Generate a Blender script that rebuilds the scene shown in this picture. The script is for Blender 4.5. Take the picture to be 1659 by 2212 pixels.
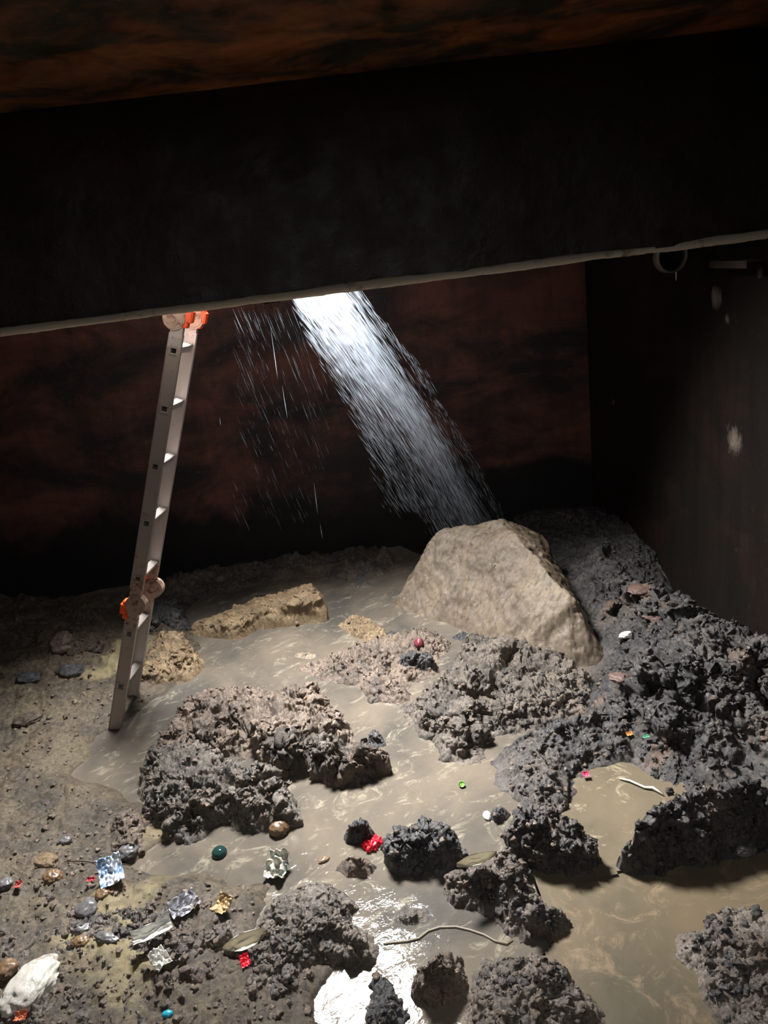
import bpy, bmesh, math, random
import numpy as np
from mathutils import Vector, Matrix

for o in list(bpy.data.objects): bpy.data.objects.remove(o)
scene = bpy.context.scene
COL = scene.collection
W, H_IMG, F = 1659.0, 2212.0, 1640.0
R = math.radians

# ---------------------------------------------------------------- camera
CAM_Z, PITCH, YAW, ROLL = 2.0, R(18.5), R(3.0), R(7.2)
fwd = Vector((math.sin(YAW)*math.cos(PITCH), math.cos(YAW)*math.cos(PITCH), -math.sin(PITCH)))
r0 = Vector((math.cos(YAW), -math.sin(YAW), 0)); u0 = r0.cross(fwd)
right = r0*math.cos(ROLL) - u0*math.sin(ROLL)
up = right.cross(fwd)
C0 = Vector((0, 0, CAM_Z))
cd = bpy.data.cameras.new('camera'); cam = bpy.data.objects.new('camera', cd); COL.objects.link(cam)
cam.matrix_world = Matrix.Translation(C0) @ Matrix((right, up, -fwd)).transposed().to_4x4()
cd.sensor_fit = 'VERTICAL'; cd.sensor_height = 36.0; cd.lens = F/H_IMG*36.0; cd.clip_start = 0.02
scene.camera = cam
scene.view_settings.view_transform = 'Standard'; scene.view_settings.look = 'None'
scene.view_settings.gamma = 1; scene.view_settings.use_curve_mapping = False
scene.view_settings.exposure = 0.0

BEAM_Y, WALL_Y, CEIL_Z, WALL_XR, WALL_XL = 3.02, 5.15, 2.62, 1.80, -3.4
HX0, HX1, HY0, HY1 = -1.02, 0.22, 3.16, 4.12          # the hatch behind the beam

# ---------------------------------------------------------------- light
wd = bpy.data.worlds.new('world'); scene.world = wd; wd.use_nodes = True
wd.node_tree.nodes['Background'].inputs[0].default_value = (0.62, 0.78, 1.0, 1)
wd.node_tree.nodes['Background'].inputs[1].default_value = 0.6

def area(name, loc, rot, sx, sy, power, col, spread=180):
    l = bpy.data.lights.new(name, 'AREA'); l.shape = 'RECTANGLE'; l.size = sx; l.size_y = sy
    l.energy = power; l.color = col; l.spread = R(spread)
    o = bpy.data.objects.new(name, l); COL.objects.link(o); o.location = loc; o.rotation_euler = rot
    return o
# daylight falling through the hatch behind the beam
area('hatch_daylight', (-0.38, 3.78, CEIL_Z+0.10), (R(-33), R(-10), 0), 0.66, 0.50, 215, (1.0, 0.99, 0.975), 104)
# added fill light behind the camera, for the beam face and the foreground
area('rear_fill', (0.1, -0.75, CEIL_Z+0.10), (R(18), 0, 0), 0.6, 0.6, 38, (0.98, 0.97, 0.97), 180)

# ---------------------------------------------------------------- helpers
def ray(px, py):
    return (fwd*F + right*(px-W/2) - up*(py-H_IMG/2)).normalized()
def on_z(px, py, z=0.0):
    d = ray(px, py); t = (z-C0.z)/d.z
    return C0 + d*t
def on_y(px, py, y):
    d = ray(px, py); return C0 + d*(y/d.y)
def project(p):
    v = Vector(p)-C0; k = v.dot(fwd)
    return W/2+F*v.dot(right)/k, H_IMG/2-F*v.dot(up)/k, k

rng = np.random.RandomState(7)
PERM = np.concatenate([rng.permutation(256)]*3).astype(np.int64)
GR = rng.normal(size=(256, 3)); GR /= np.linalg.norm(GR, axis=1)[:, None]
def pnoise(P):
    P = np.asarray(P, dtype=np.float64); i = np.floor(P).astype(np.int64); f = P-i; i &= 255
    u = f*f*f*(f*(f*6-15)+10); out = np.zeros(len(P))
    for dx in (0, 1):
        wx = u[:, 0] if dx else 1-u[:, 0]
        for dy in (0, 1):
            wy = u[:, 1] if dy else 1-u[:, 1]
            for dz in (0, 1):
                wz = u[:, 2] if dz else 1-u[:, 2]
                h = PERM[PERM[PERM[(i[:, 0]+dx) & 255]+((i[:, 1]+dy) & 255)]+((i[:, 2]+dz) & 255)]
                g = GR[h]
                out += wx*wy*wz*(g[:, 0]*(f[:, 0]-dx)+g[:, 1]*(f[:, 1]-dy)+g[:, 2]*(f[:, 2]-dz))
    return out*1.5
def fbm(P, sc, octv=4, gain=0.5, seed=0.0):
    o = 0; a = 1.0
    for k in range(octv):
        o = o + a*pnoise(P*sc+seed+k*17.3); a *= gain; sc *= 2.07
    return o
def billow(P, sc, octv=4, gain=0.55, seed=0.0):
    o = 0; a = 1.0; n = 0
    for k in range(octv):
        o = o + a*np.minimum(1.0, np.abs(pnoise(P*sc+seed+k*11.7))*2.2); n += a; a *= gain; sc *= 2.1
    return o/n                                     # 0 in the creases, 1 on the lumps
def poly_sd(X, Y, poly):
    """signed distance, positive inside"""
    d = np.full(X.shape, 1e9); inside = np.zeros(X.shape, bool); n = len(poly)
    for k in range(n):
        x0, y0 = poly[k]; x1, y1 = poly[(k+1) % n]
        ex, ey = x1-x0, y1-y0
        t = np.clip(((X-x0)*ex+(Y-y0)*ey)/(ex*ex+ey*ey+1e-12), 0, 1)
        d = np.minimum(d, (X-x0-t*ex)**2+(Y-y0-t*ey)**2)
        c = (y0 > Y) != (y1 > Y)
        inside ^= c & (X < (x1-x0)*(Y-y0)/((y1-y0) if abs(y1-y0) > 1e-12 else 1e-12)+x0)
    d = np.sqrt(d); return np.where(inside, d, -d)

def mesh_np(name, V, Fc, mat, parent=None, smooth=True):
    me = bpy.data.meshes.new(name)
    V = np.asarray(V, np.float32); Fc = np.asarray(Fc, np.int32); nf, k = Fc.shape
    me.vertices.add(len(V)); me.vertices.foreach_set('co', V.ravel())
    me.loops.add(nf*k); me.loops.foreach_set('vertex_index', Fc.ravel())
    me.polygons.add(nf); me.polygons.foreach_set('loop_start', np.arange(0, nf*k, k, dtype=np.int32))
    me.polygons.foreach_set('loop_total', np.full(nf, k, np.int32))
    me.polygons.foreach_set('use_smooth', np.full(nf, smooth))
    me.update(calc_edges=True)
    o = bpy.data.objects.new(name, me); COL.objects.link(o); me.materials.append(mat)
    if parent: o.parent = parent
    return o
def obj(name, bm, mat, parent=None, smooth=False):
    me = bpy.data.meshes.new(name); bm.normal_update(); bm.to_mesh(me); bm.free()
    for p in me.polygons: p.use_smooth = smooth
    me.materials.append(mat); o = bpy.data.objects.new(name, me); COL.objects.link(o)
    if parent: o.parent = parent
    return o
def tag(o, label=None, cat=None, group=None, kind=None):
    if label: o['label'] = label
    if cat: o['category'] = cat
    if group: o['group'] = group
    if kind: o['kind'] = kind
    return o
def empty(name, loc, label, cat, group=None):
    o = bpy.data.objects.new(name, None); COL.objects.link(o); o.location = loc
    o.empty_display_size = 0.05
    return tag(o, label, cat, group)
def box(bm, c, s, M=None):
    r = bmesh.ops.create_cube(bm, size=1.0)
    for v in r['verts']:
        v.co = Vector((v.co.x*s[0]+c[0], v.co.y*s[1]+c[1], v.co.z*s[2]+c[2]))
        if M: v.co = M @ v.co
    return r['verts']
def cyl(bm, p0, p1, rad, seg=24, rad2=None):
    p0, p1 = Vector(p0), Vector(p1); d = p1-p0
    M = Matrix.Translation((p0+p1)/2) @ d.to_track_quat('Z', 'Y').to_matrix().to_4x4()
    bmesh.ops.create_cone(bm, cap_ends=True, segments=seg, radius1=rad, radius2=rad if rad2 is None else rad2, depth=d.length, matrix=M)
def tube(pts, rads, seg=8):
    bm = bmesh.new(); rings = []
    for i, p in enumerate(pts):
        a = pts[max(0, i-1)]; b = pts[min(len(pts)-1, i+1)]
        q = (Vector(b)-Vector(a)).to_track_quat('Z', 'Y')
        rings.append([bm.verts.new(Vector(p)+q @ Vector((rads[i]*math.cos(2*math.pi*k/seg), rads[i]*math.sin(2*math.pi*k/seg), 0))) for k in range(seg)])
    for a, b in zip(rings, rings[1:]):
        for k in range(seg): bm.faces.new((a[k], a[(k+1) % seg], b[(k+1) % seg], b[k]))
    bm.faces.new(rings[0][::-1]); bm.faces.new(rings[-1]); return bm

# ---------------------------------------------------------------- materials
class NT:
    def __init__(s, name):
        s.m = bpy.data.materials.new(name); s.m.use_nodes = True; s.t = s.m.node_tree
        s.b = s.t.nodes['Principled BSDF']; s.out = s.t.nodes['Material Output']
        s.co = s.t.nodes.new('ShaderNodeTexCoord').outputs['Object']
    def n(s, ty, **kw):
        x = s.t.nodes.new(ty)
        for k, v in kw.items(): setattr(x, k, v)
        return x
    def link(s, a, b): s.t.links.new(a, b)
    def noise(s, scale, detail=6, rough=0.6, dist=0.0, stretch=None, off=None):
        x = s.n('ShaderNodeTexNoise'); x.inputs['Scale'].default_value = scale
        x.inputs['Detail'].default_value = detail; x.inputs['Roughness'].default_value = rough
        x.inputs['Distortion'].default_value = dist
        mp = s.n('ShaderNodeMapping'); s.link(s.co, mp.inputs[0])
        if stretch: mp.inputs['Scale'].default_value = stretch
        if off: mp.inputs['Location'].default_value = off
        s.link(mp.outputs[0], x.inputs['Vector']); return x.outputs['Fac']
    def ramp(s, fac, stops):
        x = s.n('ShaderNodeValToRGB'); s.link(fac, x.inputs[0]); e = x.color_ramp.elements
        while len(e) < len(stops): e.new(0.5)
        for k, (p, c) in enumerate(stops):
            e[k].position = p; e[k].color = (c, c, c, 1) if isinstance(c, (int, float)) else (*c, 1)
        return x.outputs[0]
    def mix(s, fac, a, b, mode='MIX'):
        x = s.n('ShaderNodeMix', data_type='RGBA', blend_type=mode)
        for k, v in ((0, fac), (6, a), (7, b)):
            if hasattr(v, 'is_output') or hasattr(v, 'links'): s.link(v, x.inputs[k])
            else: x.inputs[k].default_value = v if k == 0 else (*v, 1)
        return x.outputs[2]
    def bump(s, fac, strength, dist, prev=None):
        x = s.n('ShaderNodeBump'); x.inputs['Strength'].default_value = strength; x.inputs['Distance'].default_value = dist
        s.link(fac, x.inputs['Height'])
        if prev: s.link(prev, x.inputs['Normal'])
        s.link(x.outputs[0], s.b.inputs['Normal']); return x.outputs[0]

def mud(name, dark, mid, light, scale=5.0, rough=(0.25, 0.6), bumpd=0.006, lo=0.36, hi=0.62, spec=0.5, patch=None, speck=0.22, coat=0.55):
    m = NT(name)
    f = m.noise(scale, 9, 0.68, 0.6); f2 = m.noise(scale*9, 6, 0.7)
    c = m.ramp(f, [(lo, dark), ((lo+hi)/2, mid), (hi, light)])
    c = m.mix(m.ramp(f2, [(0.40, 0.0), (0.7, 0.7)]), c, light)
    sp = m.ramp(m.noise(scale*20, 5, 0.75), [(0.34, speck), (0.58, 1.0)])
    c = m.mix(1.0, c, sp, 'MULTIPLY')
    if patch: c = m.mix(m.ramp(m.noise(patch[1], 5, 0.6, 0.4, off=(3, 7, 1)), [(patch[2], 0), (patch[2]+.08, 1)]), c, patch[0])
    m.link(c, m.b.inputs['Base Color'])
    m.link(m.ramp(m.noise(scale*5, 5, 0.6), [(0.35, rough[0]), (0.62, rough[1])]), m.b.inputs['Roughness'])
    m.b.inputs['Specular IOR Level'].default_value = spec
    b = m.bump(m.noise(55, 9, 0.8), 0.9, bumpd*1.3)
    b = m.bump(m.noise(230, 4, 0.75), 0.8, bumpd*0.6, b)
    m.b.inputs['Coat Weight'].default_value = coat; m.b.inputs['Coat Roughness'].default_value = 0.13; m.link(b, m.b.inputs['Coat Normal'])
    return m.m

MUD_BROWN = mud('wet brown mud', (0.03, 0.022, 0.017), (0.155, 0.110, 0.08), (0.31, 0.23, 0.17), 6, rough=(.18,.6))
MUD_GREY = mud('wet grey brown mud', (0.022, 0.02, 0.019), (0.115, 0.095, 0.078), (0.25, 0.21, 0.17), 7, rough=(.18,.6))
MUD_DARK = mud('black oily mud', (0.006, 0.007, 0.01), (0.035, 0.036, 0.042), (0.13, 0.12, 0.115), 6, rough=(0.2, 0.6))
MUD_SLOPE = mud('dark slope mud', (0.006, 0.007, 0.009), (0.038, 0.035, 0.036), (0.125, 0.103, 0.088), 3.6, rough=(0.2, 0.65),
                patch=((0.13, 0.085, 0.06), 4.0, 0.58))
MUD_TAN = mud('tan silt', (0.12, 0.09, 0.055), (0.24, 0.185, 0.125), (0.33, 0.26, 0.18), 3.0, rough=(0.3, 0.6), bumpd=0.003)
MUD_YELLOW = mud('ochre crusted mud', (0.09, 0.052, 0.022), (0.26, 0.17, 0.085), (0.42, 0.30, 0.165), 9, rough=(0.25, 0.55))
MUD_BANK = mud('ochre brown bank', (0.024, 0.017, 0.011), (0.08, 0.056, 0.036), (0.165, 0.125, 0.07), 4.2, rough=(0.3, 0.65), bumpd=0.006, patch=((0.25, 0.20, 0.10), 1.6, 0.58))
MUD_RUBBLE = mud('rubble mud', (0.03, 0.026, 0.025), (0.11, 0.09, 0.076), (0.21, 0.17, 0.14), 8, rough=(0.28, 0.6), patch=((0.17, 0.10, 0.055), 7.0, 0.62))
MUD_RUST = mud('rusty brown mud', (0.07, 0.04, 0.025), (0.18, 0.11, 0.07), (0.30, 0.20, 0.13), 14)

def steel_wall(name, base, rust, bottom=None, sc=1.6, streak=True, rustlo=0.5, spots=None, rough=(0.32, 0.6), spec=.5, patches=None):
    m = NT(name)
    f = m.noise(sc, 10, 0.66, 0.5, stretch=(1, 1, 1.9))
    c = m.mix(m.ramp(f, [(rustlo-.06, 0), (rustlo+.14, 1)]), base, rust)
    if streak:
        c = m.mix(m.ramp(m.noise(9, 6, 0.7, 0.2, stretch=(1, 1, 0.12)), [(0.42, 0), (0.75, 0.55)]), c, tuple(x*0.4 for x in base))
    c = m.mix(m.ramp(m.noise(38, 4, 0.7), [(0.62, 0), (0.8, 0.5)]), c, tuple(min(1, x*2.2+.01) for x in rust))
    if spots: c = m.mix(m.ramp(m.noise(spots[1], 8, 0.75, 0.8, stretch=(1, 1.4, .6), off=(1.3, 2.1, .4)), [(spots[2], 0), (spots[2]+.05, 0.8)]), c, spots[0])
    if patches:                                                      # flaked pale patches on the plate
        for (px, py, rad) in ((1548, 640, .10), (1570, 690, .05), (1325, 868, .05), (1585, 950, .13), (1640, 590, .05)):
            d = ray(px, py); w = C0+d*(WALL_XR/d.x)
            vm = m.n('ShaderNodeVectorMath', operation='DISTANCE'); m.link(m.co, vm.inputs[0]); vm.inputs[1].default_value = w
            a1 = m.n('ShaderNodeMath', operation='MULTIPLY_ADD'); m.link(vm.outputs['Value'], a1.inputs[0]); a1.inputs[1].default_value = -0.55/rad
            m.link(m.noise(17, 8, 0.8, 0.6, stretch=(1, 1.5, .6)), a1.inputs[2])
            c = m.mix(m.ramp(a1.outputs[0], [(0.20, 0.0), (0.46, 0.8)]), c, (0.15, 0.12, 0.10))
    if bottom:                                                       # plate darkens towards the bottom along a ragged edge
        sx = m.n('ShaderNodeSeparateXYZ'); m.link(m.co, sx.inputs[0])
        ad = m.n('ShaderNodeMath', operation='MULTIPLY_ADD'); m.link(m.noise(2.3, 6, 0.6), ad.inputs[0]); ad.inputs[1].default_value = 0.9; m.link(sx.outputs[2], ad.inputs[2])
        c = m.mix(m.ramp(ad.outputs[0], [(bottom, 1.0), (bottom+0.28, 0.0)]), c, (0.009, 0.008, 0.008))
    m.b.inputs['Specular IOR Level'].default_value = spec
    m.link(c, m.b.inputs['Base Color'])
    m.link(m.ramp(m.noise(7, 5, 0.6), [(0.35, rough[0]), (0.65, rough[1])]), m.b.inputs['Roughness'])
    b = m.bump(m.noise(16, 9, 0.7), 0.5, 0.006); m.bump(m.noise(120, 4, 0.7), 0.4, 0.002, b)
    return m.m
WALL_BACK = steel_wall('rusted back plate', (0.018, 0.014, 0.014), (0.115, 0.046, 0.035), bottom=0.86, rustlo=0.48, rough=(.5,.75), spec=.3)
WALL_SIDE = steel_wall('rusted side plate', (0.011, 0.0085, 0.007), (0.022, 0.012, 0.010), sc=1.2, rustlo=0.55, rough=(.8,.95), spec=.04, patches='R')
WALL_BEAM = steel_wall('beam plate', (0.030, 0.022, 0.019), (0.06, 0.028, 0.02), sc=2.2, rustlo=0.56, spots=((0.14, 0.075, 0.03), 9.0, 0.70))
CEIL_MAT = steel_wall('ceiling plate', (0.03, 0.022, 0.012), (0.32, 0.10, 0.025), sc=2.6, streak=False, rustlo=0.5, spots=((0.22, 0.14, 0.06), 12, 0.70))

def water_mat(name, c1, c2, foam, rip=(14, 0.004), foamlo=0.6, rough=0.14, st=(1, 1, 1), rotz=0.0):
    m = NT(name)
    mp = m.n('ShaderNodeMapping'); m.link(m.co, mp.inputs[0]); mp.inputs['Rotation'].default_value = (0, 0, rotz); m.co = mp.outputs[0]
    c = m.mix(m.ramp(m.noise(2.2, 6, 0.6, 0.6), [(0.35, 0), (0.65, 1)]), c1, c2)
    c = m.mix(m.ramp(m.noise(9, 10, 0.78, 1.0, stretch=st), [(foamlo, 0), (foamlo+.10, 0.8)]), c, foam)
    m.link(c, m.b.inputs['Base Color']); m.b.inputs['Roughness'].default_value = rough
    m.b.inputs['Specular IOR Level'].default_value = 0.5; m.b.inputs['IOR'].default_value = 1.33
    b = m.bump(m.noise(rip[0], 3, 0.6, 0.5, stretch=st), 0.6, rip[1])
    m.bump(m.noise(rip[0]*5, 3, 0.6, stretch=st), 0.5, rip[1]*0.22, b)
    return m.m
WATER_MAIN = water_mat('silty grey water', (0.068, 0.062, 0.054), (0.135, 0.112, 0.086), (0.25, 0.225, 0.17), foamlo=0.54, st=(0.75, 1.3, 1), rotz=R(-28), rip=(22, 0.0030), rough=0.06)
WATER_RIGHT = water_mat('olive pool water', (0.085, 0.072, 0.05), (0.135, 0.108, 0.074), (0.32, 0.27, 0.18), foamlo=0.56, rip=(24, 0.003), rough=0.22)
WATER_FRONT = water_mat('ochre pool water', (0.12, 0.092, 0.058), (0.085, 0.072, 0.05), (0.19, 0.14, 0.09), foamlo=0.53, rip=(16, 0.003), rough=0.28)

def simple(name, col, rough=0.4, metal=0.0, bumpn=None, stain=None, spec=0.5, trans=0.0):
    m = NT(name); c = None
    if stain:
        c = m.mix(m.ramp(m.noise(stain[1], 7, 0.7, 0.5), [(stain[2], 0), (stain[2]+.12, 1)]), col, stain[0])
        m.link(c, m.b.inputs['Base Color'])
    else: m.b.inputs['Base Color'].default_value = (*col, 1)
    m.b.inputs['Roughness'].default_value = rough; m.b.inputs['Metallic'].default_value = metal
    m.b.inputs['Specular IOR Level'].default_value = spec; m.b.inputs['Transmission Weight'].default_value = trans
    if bumpn: m.bump(m.noise(bumpn[0], 5, 0.65), 0.6, bumpn[1])
    return m.m
ALU = simple('dirty aluminium', (0.36, 0.30, 0.265), 0.42, 0.35, (60, 0.001), ((0.13, 0.07, 0.045), 14, 0.60))
ALU2 = simple('cleaner aluminium', (0.45, 0.40, 0.375), 0.4, 0.3, (60, 0.001), ((0.24, 0.13, 0.08), 12, 0.60))
HINGE = simple('muddy hinge steel', (0.38, 0.27, 0.21), 0.45, 0.3, (50, 0.002), ((0.12, 0.06, 0.04), 30, 0.5))
ORANGE = simple('orange plastic', (0.80, 0.09, 0.02), 0.35, 0, None, ((0.30, 0.05, 0.03), 50, 0.60))
DARKHOLE = simple('dark tube inside', (0.01, 0.008, 0.008), 0.8)
CRUST = simple('dried silt crust', (0.55, 0.48, 0.38), 0.7, 0, (60, 0.004), ((0.13, 0.085, 0.06), 7, 0.55))

# ---------------------------------------------------------------- the tank
def slab(name, x0, x1, y0, y1, z0, z1, mat):
    bm = bmesh.new(); box(bm, ((x0+x1)/2, (y0+y1)/2, (z0+z1)/2), (x1-x0, y1-y0, z1-z0))
    return tag(obj(name, bm, mat), kind='structure')
YB = -2.2
slab('wall_back', WALL_XL-0.05, WALL_XR+0.05, WALL_Y, WALL_Y+0.04, -0.5, CEIL_Z, WALL_BACK)
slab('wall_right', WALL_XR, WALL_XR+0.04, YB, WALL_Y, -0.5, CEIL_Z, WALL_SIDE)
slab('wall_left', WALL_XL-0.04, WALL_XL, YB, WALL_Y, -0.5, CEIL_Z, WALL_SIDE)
slab('wall_front', WALL_XL, WALL_XR, YB-0.04, YB, -0.5, CEIL_Z, WALL_SIDE)
# ceiling: one plate with the hatch and an added opening for the fill light
bm = bmesh.new()
MX0, MX1, MY0, MY1 = -0.25, 0.45, -1.1, -0.4
xs = [WALL_XL-.04, HX0, MX0, HX1, MX1, WALL_XR+.04]; ys = [YB-.04, MY0, MY1, HY0, HY1, WALL_Y+.04]
for a, b in zip(xs, xs[1:]):
    for c, d in zip(ys, ys[1:]):
        mx, my = (a+b)/2, (c+d)/2
        if HX0 < mx < HX1 and HY0 < my < HY1: continue
        if MX0 < mx < MX1 and MY0 < my < MY1: continue
        box(bm, (mx, my, CEIL_Z+.02), (b-a, d-c, .04))
tag(obj('ceiling', bm, CEIL_MAT), kind='structure')
bm = bmesh.new()
for (x0, x1, y0, y1) in ((HX0, HX1, HY0, HY1), (MX0, MX1, MY0, MY1)):
    for (cx, cy, sx, sy) in (((x0+x1)/2, y0-.01, x1-x0+.04, .02), ((x0+x1)/2, y1+.01, x1-x0+.04, .02), (x0-.01, (y0+y1)/2, .02, y1-y0), (x1+.01, (y0+y1)/2, .02, y1-y0)):
        box(bm, (cx, cy, CEIL_Z+.13), (sx, sy, .18))
tag(obj('trim_1', bm, CEIL_MAT), kind='structure')

# ---------------------------------------------------------------- deep beam
beam = empty('steel_beam', (0, BEAM_Y, CAM_Z), 'deep dark rusty steel beam crossing the tank below the ceiling', 'beam')
def plate(name, x0, x1, y, t, z0, z1, mat, parent, nx, nz, amp=0.004, seed=0):
    xs = np.linspace(x0, x1, nx); zs = np.linspace(z0, z1, nz); X, Z = np.meshgrid(xs, zs)
    P = np.stack([X.ravel(), np.zeros(X.size), Z.ravel()], 1)
    d = fbm(P, 2.5, 5, 0.5, seed)*amp
    Vf = np.stack([P[:, 0], y+d, P[:, 2]], 1); Vb = np.stack([P[:, 0], y+t+0*d, P[:, 2]], 1)
    idx = np.arange(nx*nz).reshape(nz, nx); q = np.stack([idx[:-1, :-1], idx[:-1, 1:], idx[1:, 1:], idx[1:, :-1]], -1).reshape(-1, 4)
    n = nx*nz; ed = []
    for line in (idx[0], idx[-1][::-1], idx[:, -1], idx[:, 0][::-1]):
        for a, b in zip(line, line[1:]): ed.append((b, a, a+n, b+n))
    o = mesh_np(name, np.concatenate([Vf, Vb]), np.concatenate([q, q[:, ::-1]+n, np.array(ed)]), mat, smooth=False)
    o.parent = parent; o.matrix_parent_inverse = Matrix.Translation(-parent.location); return o
def zline(px):                           # bottom edge of the beam, read along its length
    pts = [(-300, 766), (0, 724), (440, 664), (600, 642), (725, 627), (1000, 597), (1430, 549), (1700, 516), (2000, 480)]
    for (a, b), (c, d) in zip(pts, pts[1:]):
        if a <= px <= c: return b+(d-b)*(px-a)/(c-a)
zb = [on_y(p, zline(p), BEAM_Y).z for p in (0, 600, 1000, 1600)]
BZ = sum(zb)/len(zb)
print('beam z', zb)
plate('beam_web', WALL_XL+0.001, WALL_XR-0.001, BEAM_Y, 0.014, BZ+0.012, CEIL_Z-0.001, WALL_BEAM, beam, 200, 40, 0.010)
# flange edge crusted with dried silt
nx, nk = 900, 10
xs = np.linspace(WALL_XL+.01, WALL_XR-.01, nx); V = []
for k in range(nk):
    a = 2*math.pi*k/nk
    ey, ez = math.cos(a), math.sin(a)
    P = np.stack([xs, np.full(nx, ey*0.4), np.full(nx, ez*0.4)], 1)
    n = fbm(P, 3.0, 6, 0.6); thick = 0.016+0.006*n+0.004*pnoise(np.stack([xs*1.3, xs*0, xs*0+5], 1))
    V.append(np.stack([xs, BEAM_Y+0.004+ey*0.013+0.003*n, BZ+0.013+ez*np.maximum(thick, .006)], 1))
V = np.stack(V, 1).reshape(-1, 3); idx = np.arange(nx*nk).reshape(nx, nk); nxt = np.roll(idx, -1, 1)
q = np.stack([idx[:-1], nxt[:-1], nxt[1:], idx[1:]], -1).reshape(-1, 4)
o = mesh_np('bottom_flange', V, q, CRUST); o.parent = beam; o.matrix_parent_inverse = Matrix.Translation(-beam.location)
tag(o, 'pale silt-crusted bottom edge of the beam')

# ---------------------------------------------------------------- ground
WATER_Z = 0.0
def P2(pts, H=0.0, top=0.75):
    """outline read from the photo -> ground outline; the upper points of a mound stand on its top, not at its foot"""
    ys = [p[1] for p in pts]; y0, y1 = min(ys), max(ys); out = []
    for px, py in pts:
        z = H*top*((y1-py)/(y1-y0+1e-9))**1.2 if H else 0
        v = on_z(px, py, z); out.append((v.x, v.y))
    return out
LAND = P2([(-700, 1310), (330, 1290), (430, 1400), (400, 1460), (300, 1540), (215, 1590), (150, 1680), (250, 1700), (370, 1800), (290, 1870), (560, 1930), (540, 2040), (700, 2100), (620, 2400), (-900, 2400)])
def grid(x0, x1, y0, y1, s, grow=0.0):
    xs = np.arange(x0, x1, s); ys = [y0]
    while ys[-1] < y1: ys.append(ys[-1]+s*(1+grow*(ys[-1]-y0)))
    X, Y = np.meshgrid(xs, np.array(ys)); return X, Y
def quads(shape, keep=None):
    idx = np.arange(shape[0]*shape[1]).reshape(shape)
    q = np.stack([idx[:-1, :-1], idx[:-1, 1:], idx[1:, 1:], idx[1:, :-1]], -1)
    if keep is not None:
        k = keep[:-1, :-1] | keep[:-1, 1:] | keep[1:, 1:] | keep[1:, :-1]; q = q[k]
    return q.reshape(-1, 4)
def compact(V, q):
    used = np.unique(q); mp = np.full(len(V), -1); mp[used] = np.arange(len(used)); return V[used], mp[q]

X, Y = grid(WALL_XL, WALL_XR+.02, YB, WALL_Y+.02, 0.009)
P = np.stack([X.ravel(), Y.ravel(), 0*X.ravel()], 1)
sd = poly_sd(P[:, 0], P[:, 1], LAND)+0.05*fbm(P, 5, 4)
rise = np.clip(sd/0.45, -0.4, 1)
lump = billow(P, 5.5, 5, 0.6, 3.1); fine = billow(P, 24, 3, 0.6, 9.0)
farl = np.clip((P[:, 1]-3.0)/0.8, 0, 1)
Z = np.where(sd > 0, 0.004+0.05*np.sqrt(np.maximum(rise, 0))+np.clip(sd/.12, 0, 1)*((0.03+0.03*farl)*lump+0.016*fine+0.006*billow(P, 70, 2, .6, 2.0)+0.03*fbm(P, 2.2, 3)), sd*0.5-0.004)
Z = np.maximum(Z, -0.09)
V = np.stack([P[:, 0], P[:, 1], Z], 1)
q = quads(X.shape)
tag(mesh_np('floor', V, q, MUD_BANK), kind='structure')

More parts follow.
